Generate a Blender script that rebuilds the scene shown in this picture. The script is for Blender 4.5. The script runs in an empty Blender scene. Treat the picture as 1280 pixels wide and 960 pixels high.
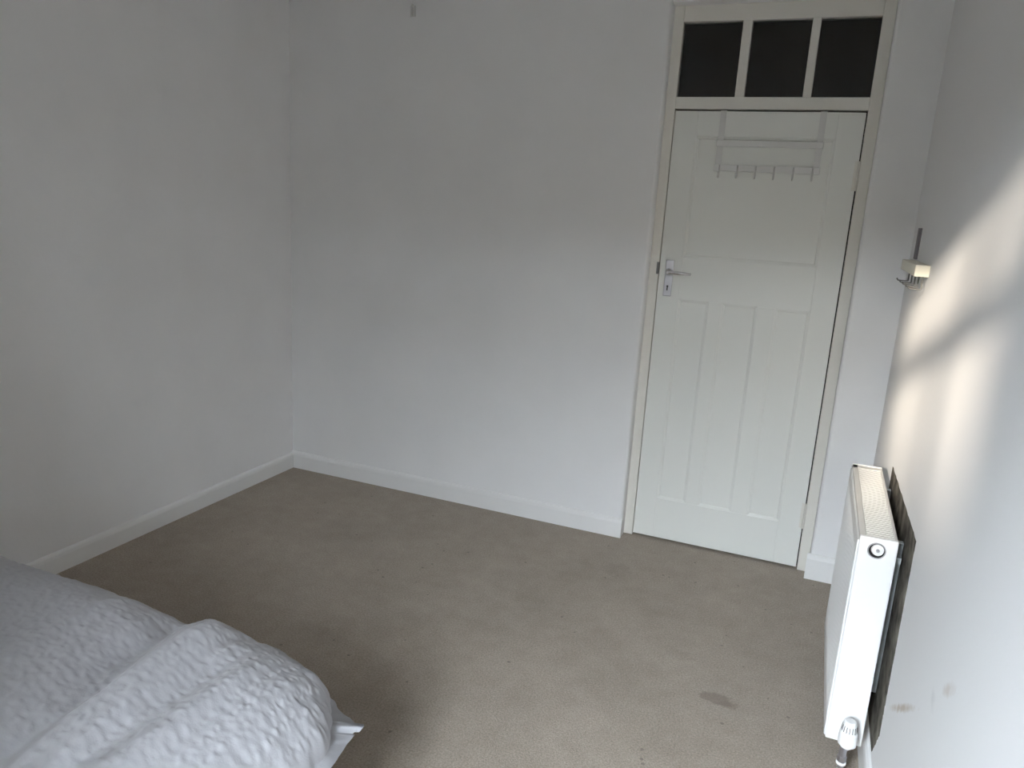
import bpy, bmesh, math, random
from mathutils import Vector, Matrix, noise

random.seed(4)
scene = bpy.context.scene
COL = scene.collection

# ------------------------------------------------------------------ camera
cam_data = bpy.data.cameras.new('camera')
cam_data.sensor_fit = 'HORIZONTAL'
cam_data.sensor_width = 36.0
cam_data.lens = 942.54 / 1280.0 * 36.0
cam_data.clip_start = 0.02
cam = bpy.data.objects.new('camera', cam_data)
COL.objects.link(cam)
yaw, pitch, roll = -0.3764, -0.2290, 0.0594
cy_, sy_, cp_, sp_ = math.cos(yaw), math.sin(yaw), math.cos(pitch), math.sin(pitch)
fw = Vector((sy_ * cp_, cy_ * cp_, sp_))
rt = Vector((cy_, -sy_, 0))
up = rt.cross(fw)
rt, up = (math.cos(roll) * rt + math.sin(roll) * up), (-math.sin(roll) * rt + math.cos(roll) * up)
cam.matrix_world = Matrix(((rt.x, up.x, -fw.x, 0.6822), (rt.y, up.y, -fw.y, -3.4671),
                           (rt.z, up.z, -fw.z, 1.5375), (0, 0, 0, 1)))
scene.camera = cam

# ------------------------------------------------------------------ light
SKY = 174.0
GLOW = 0.85
SUN = 13.0
world = bpy.data.worlds.new('sky')
scene.world = world
world.use_nodes = True
wn, wl = world.node_tree.nodes, world.node_tree.links
wn.clear()
w_out = wn.new('ShaderNodeOutputWorld')
w_bg = wn.new('ShaderNodeBackground')
w_tc = wn.new('ShaderNodeTexCoord')
w_sep = wn.new('ShaderNodeSeparateXYZ')
w_ramp = wn.new('ShaderNodeValToRGB')
w_map = wn.new('ShaderNodeMapRange')
w_map.inputs['From Min'].default_value = -1.0
w_map.inputs['From Max'].default_value = 1.0
w_ramp.color_ramp.elements[0].position = 0.495
w_ramp.color_ramp.elements[0].color = (0.05, 0.048, 0.044, 1)
w_ramp.color_ramp.elements[1].position = 0.505
w_ramp.color_ramp.elements[1].color = (0.29, 0.31, 0.34, 1)
e_ = w_ramp.color_ramp.elements.new(1.0)
e_.color = (0.84, 0.92, 1.0, 1)
w_bg.inputs['Strength'].default_value = SKY
wl.new(w_tc.outputs['Generated'], w_sep.inputs[0])
wl.new(w_sep.outputs['Z'], w_map.inputs['Value'])
wl.new(w_map.outputs['Result'], w_ramp.inputs[0])
# haze glow round the low sun
w_dot = wn.new('ShaderNodeVectorMath'); w_dot.operation = 'DOT_PRODUCT'
w_nrm = wn.new('ShaderNodeVectorMath'); w_nrm.operation = 'NORMALIZE'
w_dot.inputs[1].default_value = Vector((-0.25, -1.0, 0.27)).normalized()
w_max = wn.new('ShaderNodeMath'); w_max.operation = 'MAXIMUM'; w_max.inputs[1].default_value = 0.0
w_pow = wn.new('ShaderNodeMath'); w_pow.operation = 'POWER'; w_pow.inputs[1].default_value = 7.0
w_add = wn.new('ShaderNodeMath'); w_add.operation = 'MULTIPLY_ADD'
w_add.inputs[1].default_value = GLOW; w_add.inputs[2].default_value = 1.0
w_scl = wn.new('ShaderNodeVectorMath'); w_scl.operation = 'SCALE'
wl.new(w_tc.outputs['Generated'], w_nrm.inputs[0])
wl.new(w_nrm.outputs[0], w_dot.inputs[0])
wl.new(w_dot.outputs['Value'], w_max.inputs[0])
wl.new(w_max.outputs[0], w_pow.inputs[0])
wl.new(w_pow.outputs[0], w_add.inputs[0])
wl.new(w_ramp.outputs[0], w_scl.inputs[0])
wl.new(w_add.outputs[0], w_scl.inputs['Scale'])
wl.new(w_scl.outputs[0], w_bg.inputs['Color'])
wl.new(w_bg.outputs[0], w_out.inputs[0])

sun_data = bpy.data.lights.new('sun', 'SUN')
sun_data.energy = SUN
sun_data.angle = math.radians(2.4)
sun_data.color = (1.0, 0.86, 0.70)
sun = bpy.data.objects.new('sun', sun_data)
COL.objects.link(sun)
sun.location = (-2.5, -9, 4)
sun.rotation_euler = Vector((0.25, 1.0, -0.27)).to_track_quat('-Z', 'Y').to_euler()

# the window opening guides the sampling of the sky (a portal gives no light of its own)
por = bpy.data.lights.new('window_portal', 'AREA')
por.shape = 'RECTANGLE'
por.size, por.size_y = 1.32, 1.56
por.cycles.is_portal = True
po = bpy.data.objects.new('window_portal', por)
COL.objects.link(po)
po.location = (-0.21, -4.31, 1.575)
po.rotation_euler = (math.radians(90), 0, 0)

scene.view_settings.view_transform = 'Standard'
scene.view_settings.look = 'None'
scene.view_settings.exposure = 0.0
scene.view_settings.gamma = 1.0
scene.view_settings.use_curve_mapping = False
scene.cycles.max_bounces = 16
scene.cycles.diffuse_bounces = 10
scene.cycles.sample_clamp_indirect = 6.0

# ------------------------------------------------------------------ materials
def mat(name, color, rough=0.6, metal=0.0, spec=0.5):
    m = bpy.data.materials.new(name)
    m.use_nodes = True
    b = m.node_tree.nodes['Principled BSDF']
    b.inputs['Base Color'].default_value = (*color, 1)
    b.inputs['Roughness'].default_value = rough
    b.inputs['Metallic'].default_value = metal
    b.inputs['Specular IOR Level'].default_value = spec
    return m

def bsdf(m):
    return m.node_tree.nodes['Principled BSDF']

def add_bump(m, scale, strength, dist=0.002, detail=4.0):
    nt = m.node_tree
    tc = nt.nodes.new('ShaderNodeTexCoord')
    nz = nt.nodes.new('ShaderNodeTexNoise')
    nz.inputs['Scale'].default_value = scale
    nz.inputs['Detail'].default_value = detail
    bp = nt.nodes.new('ShaderNodeBump')
    bp.inputs['Strength'].default_value = strength
    bp.inputs['Distance'].default_value = dist
    nt.links.new(tc.outputs['Object'], nz.inputs['Vector'])
    nt.links.new(nz.outputs['Fac'], bp.inputs['Height'])
    nt.links.new(bp.outputs['Normal'], bsdf(m).inputs['Normal'])
    return bp

def mottle(m, c1, c2, scale, detail=5.0, lo=0.35, hi=0.65):
    nt = m.node_tree
    tc = nt.nodes.new('ShaderNodeTexCoord')
    nz = nt.nodes.new('ShaderNodeTexNoise')
    nz.inputs['Scale'].default_value = scale
    nz.inputs['Detail'].default_value = detail
    rp = nt.nodes.new('ShaderNodeValToRGB')
    rp.color_ramp.elements[0].position, rp.color_ramp.elements[0].color = lo, (*c1, 1)
    rp.color_ramp.elements[1].position, rp.color_ramp.elements[1].color = hi, (*c2, 1)
    nt.links.new(tc.outputs['Object'], nz.inputs['Vector'])
    nt.links.new(nz.outputs['Fac'], rp.inputs[0])
    nt.links.new(rp.outputs[0], bsdf(m).inputs['Base Color'])
    return rp

M = {}
M['wall'] = mat('white_emulsion', (0.80, 0.80, 0.80), 0.85, spec=0.25)
mottle(M['wall'], (0.845, 0.845, 0.855), (0.875, 0.875, 0.885), 3.0)
add_bump(M['wall'], 60, 0.22, 0.002)
M['gloss'] = mat('white_gloss_paint', (0.84, 0.84, 0.84), 0.38)
add_bump(M['gloss'], 25, 0.06, 0.002)
M['door'] = mat('white_door_paint', (0.83, 0.84, 0.81), 0.42)
add_bump(M['door'], 30, 0.05, 0.002)
M['cream'] = mat('cream_frame_paint', (0.78, 0.76, 0.71), 0.42)
add_bump(M['cream'], 30, 0.06, 0.002)
M['enamel'] = mat('radiator_enamel', (0.86, 0.86, 0.86), 0.28)
M['dusty'] = mat('dusty_grille_paint', (0.66, 0.645, 0.615), 0.55)
M['dark'] = mat('dark_inside', (0.03, 0.028, 0.026), 0.9)
M['plastic'] = mat('white_plastic', (0.82, 0.82, 0.82), 0.35)
M['creamplastic'] = mat('cream_plastic', (0.74, 0.71, 0.60), 0.4)
M['rack'] = mat('white_coated_rack', (0.72, 0.72, 0.71), 0.4)
M['chrome'] = mat('chrome', (0.75, 0.75, 0.77), 0.16, 1.0)
M['satin'] = mat('satin_chrome', (0.52, 0.51, 0.55), 0.32, 1.0)
M['steel'] = mat('dull_steel', (0.17, 0.165, 0.16), 0.5, 0.6)
M['strap'] = mat('grey_strap', (0.20, 0.175, 0.19), 0.7)
M['galv'] = mat('galvanised_bracket', (0.45, 0.49, 0.50), 0.5, 0.3)
M['black'] = mat('keyhole_black', (0.01, 0.01, 0.01), 0.9)
M['hall'] = mat('hall_wallpaper', (0.20, 0.16, 0.13), 0.9)
M['ceil'] = mat('ceiling_white', (0.78, 0.78, 0.78), 0.9, spec=0.2)
M['frame_w'] = mat('window_frame_white', (0.82, 0.82, 0.82), 0.3)
M['wood'] = mat('pine_wood', (0.45, 0.29, 0.15), 0.5)
M['mattress'] = mat('mattress_ticking', (0.70, 0.69, 0.68), 0.9)

# wall on the right: scuffs, and the old unpainted patch left behind the radiator
M['wall_r'] = mat('white_emulsion_marked', (0.80, 0.80, 0.80), 0.85, spec=0.25)
def wall_marks():
    m = M['wall_r']; nt = m.node_tree; N, L = nt.nodes, nt.links
    add_bump(m, 60, 0.22, 0.002)
    tc = N.new('ShaderNodeTexCoord')
    sp = N.new('ShaderNodeSeparateXYZ'); L.new(tc.outputs['Object'], sp.inputs[0])
    col = N.new('ShaderNodeRGB'); col.outputs[0].default_value = (0.86, 0.86, 0.87, 1)
    last = col.outputs[0]
    nz = N.new('ShaderNodeTexNoise'); nz.inputs['Scale'].default_value = 45; nz.inputs['Detail'].default_value = 4
    L.new(tc.outputs['Object'], nz.inputs['Vector'])
    def math_(op, a, b=None, clamp=False):
        n = N.new('ShaderNodeMath'); n.operation = op; n.use_clamp = clamp
        for i, v in enumerate((a, b)):
            if v is None: continue
            if isinstance(v, (int, float)): n.inputs[i].default_value = v
            else: L.new(v, n.inputs[i])
        return n.outputs[0]
    for (y, z, ra_, rb_, c, amt) in ((-1.655, 0.446, 0.17, 0.010, (0.52, 0.43, 0.34), 0.7),
                                     (-2.03, 0.733, 0.055, 0.013, (0.58, 0.48, 0.42), 0.4),
                                     (-1.935, 0.648, 0.02, 0.022, (0.64, 0.64, 0.65), 0.35)):
        dy, dz = math_('SUBTRACT', sp.outputs['Y'], y), math_('SUBTRACT', sp.outputs['Z'], z)
        al = math_('DIVIDE', math_('ADD', math_('MULTIPLY', dy, -0.835), math_('MULTIPLY', dz, 0.55)), ra_)
        ac = math_('DIVIDE', math_('ADD', math_('MULTIPLY', dy, 0.55), math_('MULTIPLY', dz, 0.835)), rb_)
        d = math_('SQRT', math_('ADD', math_('MULTIPLY', al, al), math_('MULTIPLY', ac, ac)))
        d = math_('ADD', d, math_('MULTIPLY', math_('SUBTRACT', nz.outputs['Fac'], 0.5), 1.8))
        f = math_('MULTIPLY', math_('SUBTRACT', 1.2, d, True), amt)
        mx = N.new('ShaderNodeMix'); mx.data_type = 'RGBA'
        L.new(f, mx.inputs[0]); L.new(last, mx.inputs[6]); mx.inputs[7].default_value = (*c, 1)
        last = mx.outputs[2]
    L.new(last, bsdf(m).inputs['Base Color'])
wall_marks()

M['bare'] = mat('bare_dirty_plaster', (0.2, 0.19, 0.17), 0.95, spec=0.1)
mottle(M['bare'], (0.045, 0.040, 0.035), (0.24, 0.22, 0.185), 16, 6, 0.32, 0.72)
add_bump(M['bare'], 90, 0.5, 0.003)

# carpet: short beige-grey pile, specks of lint, a couple of stains
M['carpet'] = mat('beige_carpet', (0.4, 0.37, 0.33), 1.0, spec=0.05)
def carpet():
    m = M['carpet']; nt = m.node_tree; N, L = nt.nodes, nt.links
    tc = N.new('ShaderNodeTexCoord')
    sp = N.new('ShaderNodeSeparateXYZ'); L.new(tc.outputs['Object'], sp.inputs[0])
    def nz(scale, detail=4.0, rough=0.6):
        n = N.new('ShaderNodeTexNoise'); n.inputs['Scale'].default_value = scale
        n.inputs['Detail'].default_value = detail; n.inputs['Roughness'].default_value = rough
        L.new(tc.outputs['Object'], n.inputs['Vector']); return n.outputs['Fac']
    def ramp(src, p0, c0, p1, c1):
        r = N.new('ShaderNodeValToRGB')
        r.color_ramp.elements[0].position, r.color_ramp.elements[0].color = p0, (*c0, 1)
        r.color_ramp.elements[1].position, r.color_ramp.elements[1].color = p1, (*c1, 1)
        L.new(src, r.inputs[0]); return r.outputs[0]
    def mix(f, a, b, mode='MIX'):
        x = N.new('ShaderNodeMix'); x.data_type = 'RGBA'; x.blend_type = mode
        if isinstance(f, float): x.inputs[0].default_value = f
        else: L.new(f, x.inputs[0])
        L.new(a, x.inputs[6])
        if isinstance(b, tuple): x.inputs[7].default_value = (*b, 1)
        else: L.new(b, x.inputs[7])
        return x.outputs[2]
    def math_(op, a, b=None, clamp=False):
        n = N.new('ShaderNodeMath'); n.operation = op; n.use_clamp = clamp
        for i, v in enumerate((a, b)):
            if v is None: continue
            if isinstance(v, (int, float)): n.inputs[i].default_value = float(v)
            else: L.new(v, n.inputs[i])
        return n.outputs[0]
    base = ramp(nz(170, 3), 0.3, (0.265, 0.222, 0.182), 0.72, (0.455, 0.395, 0.335))
    wear = ramp(nz(2.6, 4), 0.35, (0.90, 0.89, 0.88), 0.65, (1.03, 1.03, 1.03))
    base = mix(1.0, base, wear, 'MULTIPLY')
    blot = ramp(nz(14, 3), 0.3, (0.93, 0.92, 0.91), 0.7, (1.04, 1.04, 1.04))
    base = mix(1.0, base, blot, 'MULTIPLY')
    # dark lint specks
    vo = N.new('ShaderNodeTexVoronoi'); vo.inputs['Scale'].default_value = 13
    L.new(tc.outputs['Object'], vo.inputs['Vector'])
    speck = math_('MULTIPLY', math_('LESS_THAN', vo.outputs['Distance'], 0.075),
                  math_('GREATER_THAN', nz(3.3, 2), 0.5))
    base = mix(math_('MULTIPLY', speck, 0.5), base, (0.10, 0.085, 0.075))
    n2 = nz(38, 3)
    for (x, y, rx, ry, amt) in ((0.556, -1.150, 0.052, 0.030, 0.62), (0.600, -1.165, 0.028, 0.02, 0.4),
                                (0.023, -0.409, 0.06, 0.06, 0.22), (0.40, -0.95, 0.05, 0.03, 0.14)):
        dx = math_('DIVIDE', math_('SUBTRACT', sp.outputs['X'], x), rx)
        dy = math_('DIVIDE', math_('SUBTRACT', sp.outputs['Y'], y), ry)
        d = math_('SQRT', math_('ADD', math_('MULTIPLY', dx, dx), math_('MULTIPLY', dy, dy)))
        d = math_('ADD', d, math_('MULTIPLY', math_('SUBTRACT', n2, 0.5), 1.8))
        f = math_('MULTIPLY', math_('MULTIPLY', math_('SUBTRACT', 1.2, d, True), 2.5, True), amt)
        base = mix(f, base, (0.19, 0.155, 0.13))
    L.new(base, bsdf(m).inputs['Base Color'])
    bp = N.new('ShaderNodeBump'); bp.inputs['Strength'].default_value = 0.7; bp.inputs['Distance'].default_value = 0.006
    L.new(nz(210, 4, 0.7), bp.inputs['Height']); L.new(bp.outputs['Normal'], bsdf(m).inputs['Normal'])
    bsdf(m).inputs['Sheen Weight'].default_value = 0.15
carpet()

M['duvet'] = mat('white_seersucker', (0.42, 0.42, 0.445), 0.9, spec=0.2)
bsdf(M['duvet']).inputs['Sheen Weight'].default_value = 0.1
add_bump(M['duvet'], 260, 0.25, 0.0015)

def glass_mat(name, tint, gloss):
    m = bpy.data.materials.new(name); m.use_nodes = True
    N, L = m.node_tree.nodes, m.node_tree.links; N.clear()
    o = N.new('ShaderNodeOutputMaterial'); t = N.new('ShaderNodeBsdfTransparent'); g = N.new('ShaderNodeBsdfGlossy')
    t.inputs[0].default_value = (*tint, 1); g.inputs['Roughness'].default_value = 0.03
    fr = N.new('ShaderNodeFresnel'); fr.inputs[0].default_value = 1.45
    mu = N.new('ShaderNodeMath'); mu.operation = 'MULTIPLY'; mu.inputs[1].default_value = gloss
    mx = N.new('ShaderNodeMixShader')
    L.new(fr.outputs[0], mu.inputs[0]); L.new(mu.outputs[0], mx.inputs[0])
    L.new(t.outputs[0], mx.inputs[1]); L.new(g.outputs[0], mx.inputs[2]); L.new(mx.outputs[0], o.inputs[0])
    return m
M['glass'] = glass_mat('window_glass', (0.96, 0.97, 0.97), 1.0)
M['transom_glass'] = glass_mat('fanlight_glass', (0.75, 0.75, 0.75), 1.0)

def curtain_mat():
    m = bpy.data.materials.new('curtain_cloth'); m.use_nodes = True
    N, L = m.node_tree.nodes, m.node_tree.links; N.clear()
    o = N.new('ShaderNodeOutputMaterial'); d = N.new('ShaderNodeBsdfDiffuse'); t = N.new('ShaderNodeBsdfTranslucent')
    d.inputs[0].default_value = (0.5, 0.47, 0.42, 1); t.inputs[0].default_value = (0.35, 0.33, 0.30, 1)
    mx = N.new('ShaderNodeMixShader'); mx.inputs[0].default_value = 0.35
    L.new(d.outputs[0], mx.inputs[1]); L.new(t.outputs[0], mx.inputs[2]); L.new(mx.outputs[0], o.inputs[0])
    return m
M['curtain'] = curtain_mat()

# ------------------------------------------------------------------ mesh helpers
def obj(name, bm, m, parent=None, smooth=False):
    bmesh.ops.recalc_face_normals(bm, faces=bm.faces[:])
    me = bpy.data.meshes.new(name)
    bm.to_mesh(me); bm.free()
    for mm in (m if isinstance(m, (list, tuple)) else [m]):
        me.materials.append(mm)
    if smooth:
        for p in me.polygons:
            p.use_smooth = True
    o = bpy.data.objects.new(name, me)
    COL.objects.link(o)
    if parent is not None:
        o.parent = parent
        o.matrix_parent_inverse = Matrix.Translation(-world_loc(parent))
    return o

def world_loc(o):
    v = Vector(o.location)
    p = o.parent
    if p is not None and o.type == 'MESH':
        return Vector((0, 0, 0)) if True else v
    return v

def box(bm, x0, x1, y0, y1, z0, z1, bevel=0.0, seg=2):
    b2 = bmesh.new()
    r = bmesh.ops.create_cube(b2, size=1.0)
    for v in r['verts']:
        v.co = Vector(((x0 + x1) / 2 + v.co.x * (x1 - x0), (y0 + y1) / 2 + v.co.y * (y1 - y0), (z0 + z1) / 2 + v.co.z * (z1 - z0)))
    if bevel > 0:
        bmesh.ops.bevel(b2, geom=b2.edges[:], offset=bevel, segments=seg, affect='EDGES', profile=0.5)
    me = bpy.data.meshes.new('t'); b2.to_mesh(me); b2.free()
    bm.from_mesh(me); bpy.data.meshes.remove(me)
    return bm

def B(*a, **k):
    return box(bmesh.new(), *a, **k)

def tube(bm, pts, rad, n=10, cap=True):
    """round bar along a polyline; rad is one radius or one per point"""
    pts = [Vector(p) for p in pts]
    rads = rad if isinstance(rad, (list, tuple)) else [rad] * len(pts)
    rings = []
    t0 = (pts[1] - pts[0]).normalized()
    ref = Vector((0, 0, 1)) if abs(t0.z) < 0.9 else Vector((0, 1, 0))
    u = t0.cross(ref).normalized()
    for i, p in enumerate(pts):
        if i == 0: t = pts[1] - pts[0]
        elif i == len(pts) - 1: t = pts[-1] - pts[-2]
        else: t = (pts[i + 1] - p).normalized() + (p - pts[i - 1]).normalized()
        t = t.normalized()
        u = (u - t * u.dot(t)).normalized()
        v = t.cross(u)
        rings.append([bm.verts.new(p + (u * math.cos(2 * math.pi * k / n) + v * math.sin(2 * math.pi * k / n)) * rads[i]) for k in range(n)])
    for a, b in zip(rings, rings[1:]):
        for k in range(n):
            bm.faces.new((a[k], a[(k + 1) % n], b[(k + 1) % n], b[k]))
    if cap:
        bm.faces.new(rings[0][::-1]); bm.faces.new(rings[-1])
    return bm

def arc(pts, r=0.008, n=5):
    """rounds the inner corners of a polyline"""
    pts = [Vector(p) for p in pts]
    out = [pts[0]]
    for a, b, c in zip(pts, pts[1:], pts[2:]):
        d1, d2 = (a - b), (c - b)
        k = min(r, d1.length * 0.49, d2.length * 0.49)
        p, q = b + d1.normalized() * k, b + d2.normalized() * k
        for i in range(n + 1):
            t = i / n
            out.append((1 - t) ** 2 * p + 2 * t * (1 - t) * b + t * t * q)
    out.append(pts[-1])
    return out

def thing(name, loc=(0, 0, 0)):
    o = bpy.data.objects.new(name, None)
    o.location = loc
    COL.objects.link(o)
    return o

def tag(o, label, cat, group=None):
    o['label'] = label; o['category'] = cat
    if group: o['group'] = group
    return o

def struct(o, label=None, cat=None):
    o['kind'] = 'structure'
    if label: o['label'] = label
    if cat: o['category'] = cat
    return o

# ------------------------------------------------------------------ room shell
XL, XR, YB, YF, ZC = -2.004, 1.0, -0.06, -4.10, 2.50     # wall faces, ceiling
OX0, OX1, OZ1 = -0.046, 0.812, 2.412                      # doorway opening
WX0, WX1, WZ0, WZ1 = -0.90, 0.47, 0.78, 2.37              # window opening

o = struct(obj('floor', B(XL - 0.1, XR + 0.1, YF - 0.2, 1.2, -0.05, 0.0), M['carpet']), 'beige carpet with fine pile, lint specks and a small brown stain', 'carpet')
struct(obj('ceiling', B(XL - 0.1, XR + 0.1, YF - 0.2, 0.06, ZC, ZC + 0.1), M['ceil']), 'plain white ceiling above the room', 'ceiling')
struct(obj('wall_left', B(XL - 0.1, XL, YF - 0.2, 0.06, 0, ZC), M['wall']), 'white painted wall at the left, behind the bed', 'wall')
struct(obj('wall_right', B(XR, XR + 0.1, YF - 0.2, 0.06, 0, ZC), M['wall_r']), 'white painted wall at the right with sun patches and scuffs', 'wall')

bm = bmesh.new()
box(bm, XL, OX0, YB, 0.06, 0, ZC)
box(bm, OX1, XR, YB, 0.06, 0, ZC)
box(bm, OX0, OX1, YB, 0.06, OZ1, ZC)
# soften the plaster arrises of the reveal
ed = [e for e in bm.edges if all(abs(v.co.y - YB) < 1e-5 for v in e.verts) and
      ((all(abs(v.co.x - OX0) < 1e-5 for v in e.verts)) or (all(abs(v.co.x - OX1) < 1e-5 for v in e.verts)))]
bmesh.ops.bevel(bm, geom=ed, offset=0.012, segments=3, affect='EDGES', profile=0.5)
struct(obj('wall_back', bm, M['wall']), 'white painted wall that holds the panelled door', 'wall')

bm = bmesh.new()
box(bm, XL, WX0, YF - 0.2, YF, 0, ZC)
box(bm, WX1, XR, YF - 0.2, YF, 0, ZC)
box(bm, WX0, WX1, YF - 0.2, YF, 0, WZ0)
box(bm, WX0, WX1, YF - 0.2, YF, WZ1, ZC)
struct(obj('wall_front', bm, M['wall']), 'white wall with the window, behind the viewer', 'wall')

bm = bmesh.new()
box(bm, -1.6, 2.2, 1.2, 1.3, 0, 3.6)
box(bm, -1.7, -1.6, 0.06, 1.3, 0, 3.6)
box(bm, 2.2, 2.3, 0.06, 1.3, 0, 3.6)
box(bm, -1.7, 2.3, 0.0, 0.06, ZC + 0.1, 3.6)
box(bm, 1.1, 2.3, 0.0, 0.06, 0, ZC + 0.1)
box(bm, -1.7, 2.3, 0.0, 1.3, 3.6, 3.7)
box(bm, 1.1, 2.3, 0.06, 1.3, -0.05, 0)
struct(obj('wall_hall', bm, M['hall']), 'dark hallway walls beyond the fanlight glass', 'wall')

def skirting(name, pts_x, pts_y, axis, sgn, h, label):
    """moulded board: profile swept along one axis"""
    prof = [(0, 0), (0.015, 0), (0.015, h - 0.022), (0.012, h - 0.010), (0.006, h - 0.003), (0.0, h)]
    bm = bmesh.new()
    ends = []
    for t in pts_x:
        ring = []
        for d, z in prof:
            ring.append(bm.verts.new((t, pts_y + sgn * d, z) if axis == 'x' else (pts_y + sgn * d, t, z)))
        ends.append(ring)
    n = len(prof)
    for k in range(n):
        bm.faces.new((ends[0][k], ends[0][(k + 1) % n], ends[1][(k + 1) % n], ends[1][k]))
    bm.faces.new(ends[0]); bm.faces.new(ends[1][::-1])
    return struct(obj(name, bm, M['gloss']), label, 'skirting board')
skirting('baseboard_back', (XL, OX0 + 0.002), YB, 'x', -1, 0.098, 'white skirting board along the back wall left of the door')
skirting('baseboard_corner', (OX1 - 0.012, XR), YB, 'x', -1, 0.118, 'short white skirting board between the door and the right corner')
skirting('baseboard_left', (YF, YB - 0.0151), XL, 'y', 1, 0.088, 'white skirting board along the left wall above the bed')
skirting('baseboard_right', (YF, YB - 0.0151), XR, 'y', -1, 0.098, 'white skirting board under the radiator')

# ------------------------------------------------------------------ door frame with fanlight
DX0, DX1, DZ0, DZ1 = 0.0, 0.762, 0.012, 1.990
fr = thing('trim_1', (0.383, 0.03, 0))
struct(fr, 'cream door frame with a three pane fanlight above the door', 'door frame')
FY0, FY1 = 0.0, 0.055
obj('frame_post', B(OX0, -0.003, FY0, FY1, 0, OZ1, bevel=0.002), M['cream'], fr)
obj('frame_post', B(0.767, OX1, FY0, FY1, 0, OZ1, bevel=0.002), M['cream'], fr)
obj('frame_rail', B(-0.003, 0.767, FY0, FY1, 1.998, 2.047, bevel=0.002), M['cream'], fr)
obj('frame_rail', B(-0.003, 0.767, FY0, FY1, 2.347, OZ1, bevel=0.002), M['cream'], fr)
obj('glazing_bar', B(0.242, 0.280, FY0 + 0.002, FY1 - 0.005, 2.046, 2.348, bevel=0.003), M['cream'], fr)
obj('glazing_bar', B(0.512, 0.545, FY0 + 0.002, FY1 - 0.005, 2.046, 2.348, bevel=0.003), M['cream'], fr)
# rebate that the door shuts against, seen only as the dark gap
bm = bmesh.new()
box(bm, -0.004, 0.014, 0.046, FY1, 0, 1.999)
box(bm, 0.748, 0.768, 0.046, FY1, 0, 1.999)
box(bm, 0.014, 0.748, 0.046, FY1, 1.975, 1.999)
obj('door_stop', bm, M['dark'], fr)
for x0, x1 in ((-0.003, 0.242), (0.280, 0.512), (0.545, 0.767)):
    obj('glass_pane', B(x0, x1, 0.026, 0.030, 2.046, 2.348), M['transom_glass'], fr)
obj('strike_plate', B(-0.014, -0.0025, -0.002, 0.004, 1.283, 1.337, bevel=0.001), M['steel'], fr)

# ------------------------------------------------------------------ door
dr = thing('door_1', (0.381, 0.02, 0))
struct(dr, 'white panelled door, one wide panel over three tall narrow panels', 'door')
DF, DB = 0.002, 0.042
def dpart(name, x0, x1, z0, z1, y0=DF, y1=DB, bev=0.0012):
    return obj(name, B(x0, x1, y0, y1, z0, z1, bevel=bev, seg=1), M['door'], dr)
ST = 0.100
dpart('stile', DX0, DX0 + ST, DZ0, DZ1)
dpart('stile', DX1 - ST, DX1, DZ0, DZ1)
dpart('top_rail', ST, DX1 - ST, 1.885, DZ1)
dpart('lock_rail', ST, DX1 - ST, 1.178, 1.368)
dpart('bottom_rail', ST, DX1 - ST, DZ0, 0.214)
dpart('muntin', 0.236, 0.294, 0.214, 1.178)
dpart('muntin', 0.446, 0.520, 0.214, 1.178)
def panel(x0, x1, z0, z1):
    """recessed flat panel with a small sloped moulding round it"""
    bm = bmesh.new()
    d, s = DF + 0.0075, 0.012
    o_ = [(x0, DF + 0.001, z0), (x1, DF + 0.001, z0), (x1, DF + 0.001, z1), (x0, DF + 0.001, z1)]
    m_ = [(x0 + s * .55, DF + 0.003, z0 + s * .55), (x1 - s * .55, DF + 0.003, z0 + s * .55), (x1 - s * .55, DF + 0.003, z1 - s * .55), (x0 + s * .55, DF + 0.003, z1 - s * .55)]
    i_ = [(x0 + s, d, z0 + s), (x1 - s, d, z0 + s), (x1 - s, d, z1 - s), (x0 + s, d, z1 - s)]
    b_ = [(x0, DB - 0.008, z0), (x1, DB - 0.008, z0), (x1, DB - 0.008, z1), (x0, DB - 0.008, z1)]
    rings = [[bm.verts.new(p) for p in r] for r in (b_, o_, m_, i_)]
    for a, b in zip(rings, rings[1:]):
        for k in range(4):
            bm.faces.new((a[k], a[(k + 1) % 4], b[(k + 1) % 4], b[k]))
    bm.faces.new(rings[-1]); bm.faces.new(rings[0])
    return obj('panel', bm, M['door'], dr)
panel(ST, DX1 - ST, 1.368, 1.885)
panel(ST, 0.236, 0.214, 1.178)
panel(0.294, 0.446, 0.214, 1.178)
panel(0.520, DX1 - ST, 0.214, 1.178)

# lever handle on a long plate with a keyhole
hp = obj('handle_plate', B(0.027, 0.064, DF - 0.006, DF, 1.187, 1.350, bevel=0.003), M['satin'], dr)
hp['label'] = 'chrome handle plate with a keyhole'
bm = bmesh.new()
tube(bm, arc([(0.0455, DF - 0.006, 1.297), (0.0455, DF - 0.046, 1.297), (0.075, DF - 0.050, 1.297), (0.150, DF - 0.046, 1.296)], 0.012),
     [0.0095] * 3 + [0.0085] * 10 + [0.0055], n=12)
tube(bm, [(0.0455, DF - 0.004, 1.297), (0.0455, DF - 0.014, 1.297)], [0.017, 0.0125], n=16)
lv = obj('lever', bm, M['chrome'], dr, smooth=True)
bm = bmesh.new()
tube(bm, [(0.0445, DF - 0.0055, 1.232), (0.0445, DF - 0.0072, 1.232)], 0.0046, n=12)
box(bm, 0.0418, 0.0472, DF - 0.0072, DF - 0.0055, 1.213, 1.231)
kh = obj('keyhole', bm, M['black'], hp)
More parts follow.
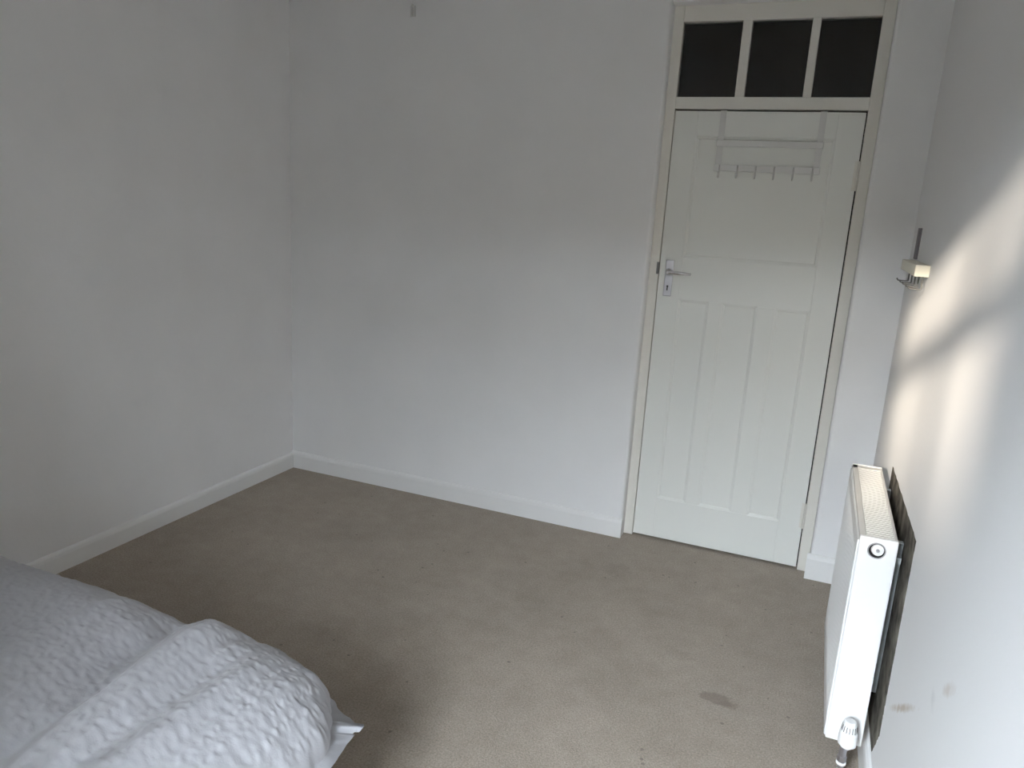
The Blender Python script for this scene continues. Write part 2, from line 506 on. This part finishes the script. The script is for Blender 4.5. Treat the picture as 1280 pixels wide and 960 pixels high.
for z0 in (1.685, 0.205):
    bm = bmesh.new()
    for k in range(5):
        z = z0 + k * 0.0235
        tube(bm, [(0.7645, -0.0035, z), (0.7645, -0.0035, z + 0.0222)], 0.0058, n=10)
    box(bm, 0.748, 0.7645, -0.0005, DF, z0, z0 + 0.117)
    box(bm, 0.7645, 0.781, -0.0015, 0.001, z0, z0 + 0.117)
    obj('hinge', bm, M['cream'], dr)

# ------------------------------------------------------------------ hook rack hung over the door
rk = tag(thing('over_door_hook_rack', (0.40, -0.01, 1.80)), 'faint white coat hook rack hung over the top of the door', 'hook rack')
for x in (0.206, 0.604):
    bm = bmesh.new()
    w = 0.0125
    box(bm, x - w, x + w, -0.0015, 0.0010, 1.742, 1.9935)
    box(bm, x - w, x + w, -0.0015, 0.0445, 1.9915, 1.9945)
    box(bm, x - w, x + w, 0.0425, 0.0450, 1.9750, 1.9940)
    obj('strap', bm, M['rack'], rk)
obj('rail', B(0.190, 0.620, -0.0080, -0.0015, 1.846, 1.872, bevel=0.002), M['rack'], rk)
obj('rail', B(0.190, 0.620, -0.0080, -0.0015, 1.744, 1.772, bevel=0.002), M['rack'], rk)
for i in range(6):
    x = 0.215 + i * 0.0755
    bm = bmesh.new()
    tube(bm, arc([(x, -0.007, 1.768), (x, -0.012, 1.735), (x, -0.022, 1.716), (x, -0.042, 1.718), (x, -0.048, 1.738)], 0.012, 4), 0.0034, n=8)
    obj('hook', bm, M['rack'], rk, smooth=True)

# ------------------------------------------------------------------ coat hook block on the right wall
hk = tag(thing('coat_hook_block', (0.98, -0.51, 1.42)), 'cream block with five wire hooks on the right wall', 'coat hooks')
obj('block', B(0.957, XR, -0.735, -0.265, 1.399, 1.436, bevel=0.002), M['creamplastic'], hk)
for i in range(5):
    y = -0.715 + i * 0.107
    bm = bmesh.new()
    tube(bm, arc([(0.986, y, 1.402), (0.986, y, 1.358), (0.952, y, 1.358), (0.947, y, 1.366)], 0.004, 4), 0.0024, n=8)
    obj('hook', bm, M['steel'], hk, smooth=True)
st = obj('strap', B(XR - 0.008, XR, -0.325, -0.265, 1.440, 1.552, bevel=0.001), M['strap'], hk)
st['label'] = 'dark grey hanging strap'

# ------------------------------------------------------------------ radiator
RX0, RX1, RY0, RY1, RZ0, RZ1 = 0.8735, 0.972, -1.3565, -0.6653, 0.1112, 0.7369
ra = tag(thing('radiator', (0.92, -1.01, 0)), 'white panel radiator with a ribbed top grille on the right wall', 'radiator')
# pressed front panel with shallow vertical ribs
def ribbed(x, thick, sgn):
    bm = bmesh.new()
    y0, y1, z0, z1 = RY0 + 0.012, RY1 - 0.012, RZ0, RZ1 - 0.014
    n = 20
    ys, prof = [], []
    for k in range(n):
        a = y0 + (y1 - y0) * k / n; b = y0 + (y1 - y0) * (k + 1) / n
        for t, d in ((0.0, 0), (0.30, 0), (0.42, 1), (0.58, 1), (0.70, 0)):
            ys.append(a + (b - a) * t); prof.append(d)
    ys.append(y1); prof.append(0)
    rows = []
    for z, amp, inset in ((z0, 0, 0.004), (z0 + 0.004, 0, 0.0), (z0 + 0.045, 0, 0), (z0 + 0.065, 1, 0), (z1 - 0.065, 1, 0), (z1 - 0.045, 0, 0), (z1 - 0.004, 0, 0), (z1, 0, 0.004)):
        rows.append([bm.verts.new((x + sgn * (inset - 0.0 + amp * d * 0.0035), y, z)) for y, d in zip(ys, prof)])
    back = [[bm.verts.new((x + sgn * thick, y, z)) for y in (y0, y1)] for z in (z0, z1)]
    for a, b in zip(rows, rows[1:]):
        for k in range(len(ys) - 1):
            bm.faces.new((a[k], a[k + 1], b[k + 1], b[k]))
    bm.faces.new((back[0][0], back[0][1], back[1][1], back[1][0]))
    bm.faces.new([r[0] for r in rows] + [back[1][0], back[0][0]])
    bm.faces.new([r[-1] for r in rows] + [back[1][1], back[0][1]])
    bm.faces.new(rows[0] + [back[0][1], back[0][0]])
    bm.faces.new(rows[-1] + [back[1][1], back[1][0]])
    return bm
obj('front_panel', ribbed(RX0, 0.016, 1), M['enamel'], ra)
obj('back_panel', ribbed(RX1, 0.016, -1), M['enamel'], ra)
# side covers
obj('side_cover', B(RX0 + 0.004, RX1, RY0, RY0 + 0.012, RZ0 + 0.001, RZ1, bevel=0.003, seg=3), M['enamel'], ra)
obj('side_cover', B(RX0 + 0.004, RX1, RY1 - 0.012, RY1, RZ0 + 0.001, RZ1, bevel=0.003, seg=3), M['enamel'], ra)
# top grille: frame, cross slats
gr = bmesh.new()
box(gr, RX0 + 0.004, RX0 + 0.020, RY0 + 0.010, RY1 - 0.010, RZ1 - 0.018, RZ1 - 0.002, bevel=0.0015, seg=1)
box(gr, RX1 - 0.008, RX1 - 0.001, RY0 + 0.010, RY1 - 0.010, RZ1 - 0.018, RZ1 - 0.001, bevel=0.0015, seg=1)
box(gr, RX0 + 0.004, RX1 - 0.002, RY1 - 0.045, RY1 - 0.010, RZ1 - 0.010, RZ1 - 0.002, bevel=0.001, seg=1)
gf = obj('grille', gr, M['dusty'], ra)
sl = bmesh.new()
y = RY0 + 0.016
while y < RY1 - 0.050:
    box(sl, RX0 + 0.020, RX1 - 0.008, y, y + 0.0105, RZ1 - 0.010, RZ1 - 0.0045, bevel=0.0012, seg=1)
    y += 0.0155
slo = obj('grille_slats', sl, M['dusty'], gf)
slo['kind'] = 'stuff'
# convector sheets and dust under the grille
bm = bmesh.new()
box(bm, RX0 + 0.020, RX1 - 0.018, RY0 + 0.014, RY1 - 0.014, RZ1 - 0.06, RZ1 - 0.035)
obj('convector', bm, M['dusty'], ra)
# air vent plug in its hole at the near end
bm = bmesh.new()
tube(bm, [(0.922, RY0 + 0.002, 0.704), (0.922, RY0 - 0.0012, 0.704)], 0.0215, n=28)
vr = obj('vent_recess', bm, M['black'], ra)
bm = bmesh.new()
tube(bm, [(0.924, RY0 - 0.0006, 0.7065), (0.9245, RY0 - 0.008, 0.7075)], [0.0160, 0.0145], n=28)
pl = obj('vent_plug', bm, M['plastic'], vr, smooth=False)
bm = bmesh.new()
for k in range(28):
    a0, a1 = 2 * math.pi * k / 28, 2 * math.pi * (k + 1) / 28
    q = []
    for r_, yy in ((0.0196, RY0 - 0.004), (0.0226, RY0 - 0.004), (0.0226, RY0 - 0.001), (0.0196, RY0 - 0.001)):
        q.append([(0.922 + r_ * math.cos(a), yy, 0.704 + r_ * math.sin(a)) for a in (a0, a1)])
    for i in range(4):
        j = (i + 1) % 4
        bm.faces.new([bm.verts.new(p) for p in (q[i][0], q[i][1], q[j][1], q[j][0])])
bmesh.ops.remove_doubles(bm, verts=bm.verts[:], dist=1e-5)
obj('vent_ring', bm, M['chrome'], vr)
bm = bmesh.new()
tube(bm, [(0.9245, RY0 - 0.0075, 0.7065), (0.9245, RY0 - 0.0105, 0.7065)], 0.0050, n=6)
obj('bleed_valve', bm, M['satin'], vr)
# wall bracket seen in the gap, with its notched foot
bm = bmesh.new()
box(bm, 0.9725, 0.9965, -1.262, -1.240, 0.235, 0.70)
box(bm, 0.974, 0.980, -1.285, -1.262, 0.300, 0.655)
for k in range(4):
    box(bm, 0.974, 0.986, -1.275, -1.262, 0.252 + k * 0.022, 0.262 + k * 0.022)
box(bm, 0.974, 0.992, -1.30, -1.262, 0.655, 0.672)
br = obj('wall_bracket', bm, M['galv'], ra)
br['label'] = 'galvanised bracket in the gap behind the radiator'
bm = bmesh.new()
box(bm, 0.9725, 0.9965, -0.80, -0.778, 0.235, 0.70)
obj('wall_bracket', bm, M['galv'], ra)
# thermostatic valve and feed pipe at the near lower corner
VX, VY = 0.929, RY0 - 0.052
bm = bmesh.new()
prof = [(0.0, 0.0, 0.2190), (1, 0.0135, 0.2190), (1, 0.0165, 0.2165), (1, 0.0178, 0.2080), (1, 0.0205, 0.1880), (1, 0.0235, 0.1820), (1, 0.0245, 0.1600), (1, 0.0240, 0.1470), (1, 0.0150, 0.1445), (1, 0.0150, 0.1380)]
n = 32
rings = []
for f_, r_, z in prof[1:]:
    rings.append([bm.verts.new((VX + r_ * math.cos(2 * math.pi * k / n), VY + r_ * math.sin(2 * math.pi * k / n), z)) for k in range(n)])
for a, b in zip(rings, rings[1:]):
    for k in range(n):
        bm.faces.new((a[k], a[(k + 1) % n], b[(k + 1) % n], b[k]))
bm.faces.new(rings[0]); bm.faces.new(rings[-1])
vh = obj('valve_head', bm, M['plastic'], ra, smooth=False)
vh['label'] = 'white thermostatic valve head'
bm = bmesh.new()
for k in range(16):
    a = 2 * math.pi * k / 16
    c, s = math.cos(a), math.sin(a)
    p0 = Vector((VX + 0.0182 * c, VY + 0.0182 * s, 0.2065)); p1 = Vector((VX + 0.0206 * c, VY + 0.0206 * s, 0.1895))
    tube(bm, [p0, p1], 0.0011, n=6)
obj('vent_slots', bm, M['steel'], vh)
bm = bmesh.new()
tube(bm, [(VX - 0.006, VY, 0.1450), (VX - 0.006, VY, 0.1060)], 0.0100, n=12)
tube(bm, [(VX - 0.006, VY, 0.1060), (VX - 0.006, VY, 0.0880)], 0.0125, n=6)
tube(bm, [(VX, VY, 0.1300), (VX, RY0 + 0.006, 0.1460)], 0.0085, n=12)
obj('valve_body', bm, M['satin'], ra)
bm = bmesh.new()
tube(bm, [(VX - 0.006, VY, 0.0890), (VX - 0.006, VY, 0.0815)], 0.0132, n=20)
obj('pipe_collar', bm, M['plastic'], ra)
bm = bmesh.new()
tube(bm, [(VX - 0.006, VY, 0.0740), (VX - 0.008, VY, -0.005)], 0.0080, n=14)
obj('feed_pipe', bm, M['plastic'], ra)
bm = bmesh.new()
tube(bm, [(VX - 0.006, VY, 0.0880), (VX - 0.0065, VY, 0.0680)], 0.0092, n=14)
obj('pipe_nut', bm, M['satin'], ra)

# patch of wall behind the radiator that was never repainted: thin skin with a ragged painted edge
def bare_patch():
    bm = bmesh.new()
    outline = []
    def run(a, b, n, jit):
        for i in range(n):
            t = i / n
            p = Vector(a).lerp(Vector(b), t)
            outline.append((p.x + random.uniform(-jit, jit), p.y + random.uniform(-jit, jit)))
    run((-1.418, 0.775), (-1.428, 0.330), 34, 0.002)
    run((-1.428, 0.330), (-1.432, 0.215), 14, 0.004)
    run((-1.432, 0.215), (-1.36, 0.110), 10, 0.003)
    run((-1.36, 0.110), (-0.69, 0.110), 10, 0.003)
    run((-0.69, 0.110), (-0.70, 0.757), 12, 0.003)
    run((-0.70, 0.757), (-1.418, 0.775), 24, 0.002)
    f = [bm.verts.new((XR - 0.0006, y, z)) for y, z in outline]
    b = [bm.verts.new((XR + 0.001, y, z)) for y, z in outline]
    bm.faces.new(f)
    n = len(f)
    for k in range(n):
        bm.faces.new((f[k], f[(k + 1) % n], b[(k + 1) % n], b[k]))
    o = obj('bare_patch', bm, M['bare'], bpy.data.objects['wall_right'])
    o['label'] = 'dirty unpainted patch behind the radiator'
bare_patch()

# ------------------------------------------------------------------ small hook high on the back wall
wh = tag(thing('wall_hook', (-1.31, YB, 2.43)), 'tiny white hook high on the back wall near the ceiling', 'hook')
obj('back_plate', B(-1.296, -1.266, YB - 0.004, YB, 2.395, 2.445, bevel=0.0015), M['rack'], wh)
bm = bmesh.new()
tube(bm, arc([(-1.278, YB - 0.003, 2.440), (-1.274, YB - 0.026, 2.446), (-1.274, YB - 0.030, 2.410), (-1.276, YB - 0.020, 2.396)], 0.01), 0.0045, n=8)
obj('prong', bm, M['rack'], wh, smooth=True)

# ------------------------------------------------------------------ bed and duvet
bd = tag(thing('bed', (-1.0, -2.95, 0)), 'double bed against the left wall under the white duvet', 'bed')
obj('mattress', B(-1.94, -0.16, -3.44, -2.31, 0.22, 0.424, bevel=0.04, seg=4), M['mattress'], bd, smooth=True)
obj('base', B(-1.95, -0.17, -3.45, -2.30, 0.06, 0.22, bevel=0.01), M['mattress'], bd)
for x in (-1.87, -0.25):
    for y in (-3.38, -2.38):
        bm = bmesh.new(); tube(bm, [(x, y, 0), (x, y, 0.06)], 0.022, n=12)
        obj('foot', bm, M['dark'], bd)

def duvet():
    X0, X1, Y0, Y1 = -1.97, -0.098, -3.50, -2.165
    R, EDGE, ZE, TH = 0.29, 0.21, 0.44, 0.125
    nx, ny = 430, 310
    bm = bmesh.new()
    def warp(x, y):
        cx, cyy = X1 - R, Y1 - R
        if x > cx and y > cyy:
            u, v = (x - cx) / R, (y - cyy) / R
            x, y = cx + R * u * math.sqrt(1 - v * v / 2), cyy + R * v * math.sqrt(1 - u * u / 2)
        return x, y
    def inset(x, y):
        cx, cyy = X1 - R, Y1 - R
        if x > cx and y > cyy:
            d = R - math.hypot(x - cx, y - cyy)
        else:
            d = min(X1 - x, Y1 - y)
        return max(0.0, min(d, x - X0, y - Y0))
    def fold(x, y):
        """soft folds that run away from the viewer across the bed"""
        w = 0.018 * noise.noise((x * 2.2, y * 1.7, 3.1))
        xv = -0.632 - 0.27 * (y + 2.254) + 0.02 * noise.noise((y * 5, 1.0, 0))
        fade = 0.45 + 0.55 * min(1.0, max(0.0, (y + 2.62) / 0.30))
        h = -0.040 * fade * math.exp(-((x - xv) / (0.042 + 0.05 * (1 - fade))) ** 2)
        h += 0.026 * math.exp(-((x - xv - 0.13) / 0.085) ** 2)
        for fx, fa, fs in ((-0.78, 0.006, 0.022), (-0.545, -0.007, 0.016), (-0.49, 0.006, 0.018), (-0.40, -0.006, 0.016), (-0.27, -0.007, 0.018), (-0.21, 0.005, 0.02)):
            h += fa * math.exp(-((x - fx + 0.10 * (y + 2.4) - 0.014 * noise.noise((y * 6, fx * 9, 2))) / fs) ** 2)
        h += 0.012 * math.exp(-((x - xv + 0.20) / 0.12) ** 2)
        xr_ = -0.335 - 0.04 * (y + 2.4) + 0.012 * noise.noise((y * 6, 5.0, 0))
        h += 0.016 * math.exp(-((x - xr_ - 0.035) / 0.035) ** 2) * min(1, max(0, (-2.27 - y) / 0.15))
        h -= 0.014 * math.exp(-((x - xr_ + 0.028) / 0.028) ** 2) * min(1, max(0, (-2.27 - y) / 0.15))
        xs = -0.47 - 0.06 * (y + 2.4) + 0.015 * noise.noise((y * 5, 9.0, 0))
        h += 0.008 * math.exp(-((x - xs) / 0.03) ** 2)
        return h + w
    def pucker(x, y):
        k = 0.5 + 0.5 * noise.noise((x * 5.5, y * 1.6, 7.7))
        s = 0.5 + 0.5 * math.sin(x * 2 * math.pi / 0.034 + 1.2 * noise.noise((x * 4, y * 4, 2)))
        n1 = noise.noise((x / 0.013, y / 0.0085 + x * 30, 0.4))
        n2 = noise.noise((x / 0.030, y / 0.018 + x * 12, 4.4))
        return (0.0034 * n1 * (0.2 + 0.8 * s) + 0.0022 * n2) * (0.45 + 0.9 * k)
    grid = []
    for j in range(ny + 1):
        row = []
        # denser toward the visible far edge
        tv = j / ny
        yy = Y0 + (Y1 - Y0) * (1 - (1 - tv) ** 1.35)
        for i in range(nx + 1):
            tu = i / nx
            xx = X0 + (X1 - X0) * (1 - (1 - tu) ** 1.35)
            x, y = warp(xx, yy)
            d = inset(x, y)
            wob = 1 + 0.18 * noise.noise((x * 4, y * 4, 0.5))
            e = min(d / (EDGE * wob), 1.0)
            z = ZE + TH * math.sqrt(max(0, 1 - (1 - e) ** 2))
            k = min(1, d / 0.10)
            z += fold(x, y) * k + pucker(x, y) * min(1, d / 0.03 + 0.25)
            # scalloped rim
            nrm = (0.007 * noise.noise((x * 11, y * 11, 6)) + 0.005 * noise.noise((x * 30, y * 30, 6))) * (1 - e)
            row.append(bm.verts.new((x + nrm, y + nrm, z)))
        grid.append(row)
    for j in range(ny):
        for i in range(nx):
            bm.faces.new((grid[j][i], grid[j][i + 1], grid[j + 1][i + 1], grid[j + 1][i]))
    rim = [grid[0][i] for i in range(nx)] + [grid[j][nx] for j in range(ny)] + \
          [grid[ny][i] for i in range(nx, 0, -1)] + [grid[j][0] for j in range(ny, 0, -1)]
    n = len(rim)
    # flat flange round the cover: outer ring, then back under as the underside
    tip = Vector((-0.086, -2.262, 0.447))
    outer, under, inner = [], [], []
    for k, v in enumerate(rim):
        a, b = rim[k - 3].co, rim[(k + 3) % n].co
        t = (b - a); t.z = 0; t.normalize()
        out = Vector((t.y, -t.x, 0))
        w = (0.022 if v.co.x > -0.14 and v.co.y < -2.29 else 0.008) + 0.005 * noise.noise((v.co.x * 14, v.co.y * 14, 2))
        p = v.co + out * w + Vector((0, 0, -0.008 + 0.006 * noise.noise((v.co.x * 18, v.co.y * 18, 8))))
        q = Vector((v.co.x, v.co.y, 0)) - Vector((tip.x - 0.055, tip.y + 0.005, 0))
        f = math.exp(-(q.length / (0.036 if q.dot(t) > 0 else 0.066)) ** 2)
        p = p.lerp(tip + t * (0.60 * q.dot(t)) + Vector((0, 0, 0.004 * math.sin(q.dot(t) * 150))), min(1.0, 1.15 * f))
        outer.append(bm.verts.new(p))
        under.append(bm.verts.new(p + Vector((0, 0, -0.006 - 0.006 * f)) - out * (0.004 + 0.006 * f)))
        c = v.co - out * 0.10
        inner.append(bm.verts.new((c.x, c.y, 0.428)))
    for ra_, rb_ in ((rim, outer), (outer, under), (under, inner)):
        for k in range(n):
            bm.faces.new((ra_[k], ra_[(k + 1) % n], rb_[(k + 1) % n], rb_[k]))
    bm.faces.new(inner)
    o = obj('duvet', bm, M['duvet'], None, smooth=True)
    tag(o, 'puffy white seersucker duvet lying on the bed', 'duvet')
duvet()

# ------------------------------------------------------------------ window behind the viewer, with its curtains
YW0, YW1 = -4.205, -4.155
wi = thing('window_1', (-0.21, -4.18, WZ0))
struct(wi, 'white casement window with small top lights, behind the viewer', 'window')
IX1, IZ1 = 0.414, 2.315
for nm, a in (('jamb', (WX0, WX0 + 0.056, WZ0, WZ1)), ('jamb', (IX1, WX1, WZ0, WZ1)), ('head', (WX0 + 0.056, IX1, IZ1, WZ1)),
              ('sill_rail', (WX0 + 0.056, IX1, WZ0, WZ0 + 0.05)), ('transom_bar', (WX0 + 0.056, IX1, 2.01, 2.09)),
              ('mullion', (0.318, 0.357, 2.09, IZ1)), ('mullion', (0.255, 0.278, WZ0 + 0.05, 2.01)),
              ('mullion', (-0.25, -0.20, WZ0 + 0.05, IZ1))):
    x0, x1, z0, z1 = a
    obj(nm, B(x0, x1, YW0, YW1, z0, z1), M['frame_w'], wi)
obj('pane', B(WX0 + 0.056, IX1, -4.182, -4.178, WZ0 + 0.05, IZ1), M['glass'], wi)
obj('sill', B(WX0 - 0.05, WX1 + 0.05, YF - 0.10, YF + 0.03, WZ0 - 0.04, WZ0), M['gloss'], wi)

def curtain(name, x0, x1, z0, z1, y, waves, label):
    bm = bmesh.new()
    n, mz = waves * 10, 8
    rows = []
    for j in range(mz + 1):
        z = z0 + (z1 - z0) * j / mz
        rows.append([bm.verts.new((x0 + (x1 - x0) * i / n, y + 0.028 * math.sin(i / n * waves * 2 * math.pi + 0.3 * math.sin(j)), z)) for i in range(n + 1)])
    for a, b in zip(rows, rows[1:]):
        for i in range(n):
            bm.faces.new((a[i], a[i + 1], b[i + 1], b[i]))
    o = obj(name, bm, M['curtain'], None, smooth=True)
    return tag(o, label, 'curtain')
curtain('curtain', -1.15, 0.085, 0.35, 2.40, -4.03, 9, 'drawn beige curtain over the left of the window, unseen, placed to narrow the sun')  # unseen curtain added, its edge set to keep sun off the back wall
curtain('curtain', 0.50, 0.80, 0.35, 2.40, -4.03, 6, 'gathered beige curtain at the right side of the window')
rp = tag(thing('curtain_pole', (-0.4, -4.03, 2.43)), 'wooden curtain pole over the window', 'curtain pole')
bm = bmesh.new(); tube(bm, [(-1.3, -4.03, 2.43), (0.90, -4.03, 2.43)], 0.014, n=14)
obj('pole', bm, M['wood'], rp, smooth=True)
for x in (-1.25, 0.86):
    obj('bracket', B(x - 0.01, x + 0.01, YF, -4.03, 2.42, 2.44), M['wood'], rp)

# ------------------------------------------------------------------ garden outside the window: lawn and the tall hedge added out of view to cut the low sun
M['lawn'] = mat('paving', (0.09, 0.088, 0.085), 1.0, spec=0.1)
mottle(M['lawn'], (0.075, 0.074, 0.072), (0.10, 0.098, 0.095), 4.0)
M['sun_block_hedge'] = mat('sun_block_leaves', (0.03, 0.05, 0.02), 0.9, spec=0.2)
mottle(M['sun_block_hedge'], (0.02, 0.022, 0.018), (0.05, 0.052, 0.042), 9.0)
struct(obj('ground', B(-24, 24, -30, YF - 0.2, -0.35, -0.15), M['lawn']), 'grey paved yard outside the window', 'yard')
def sun_block_hedge():
    bm = bmesh.new()
    nx, nz = 150, 30
    HT = 3.64
    prof = []
    for k in range(nz + 1):
        t = k / nz
        prof.append((-11.3 - 0.25 * math.sin(t * math.pi) * 0, -0.2 + (HT + 0.2) * t))
    for k in range(1, 9):
        prof.append((-11.3 - 1.1 * k / 8, HT))
    for k in range(1, 9):
        prof.append((-12.4, HT - (HT + 0.2) * k / 8))
    rows = []
    for i in range(nx + 1):
        x = -13 + 24 * i / nx
        row = []
        for y, z in prof:
            d = 0.12 * noise.noise((x * 1.3, y * 1.3, z * 1.3)) + 0.06 * noise.noise((x * 4, y * 4, z * 4))
            row.append(bm.verts.new((x, y + d, z + (d if z > 1 else 0))))
        rows.append(row)
    for a, b in zip(rows, rows[1:]):
        for k in range(len(prof) - 1):
            bm.faces.new((a[k], a[k + 1], b[k + 1], b[k]))
    bm.faces.new(rows[0]); bm.faces.new(rows[-1])
    tag(obj('sun_block_hedge', bm, M['sun_block_hedge'], None, smooth=True), 'tall dark green hedge added unseen across the yard to block the low sun', 'sun_block_hedge')
sun_block_hedge()
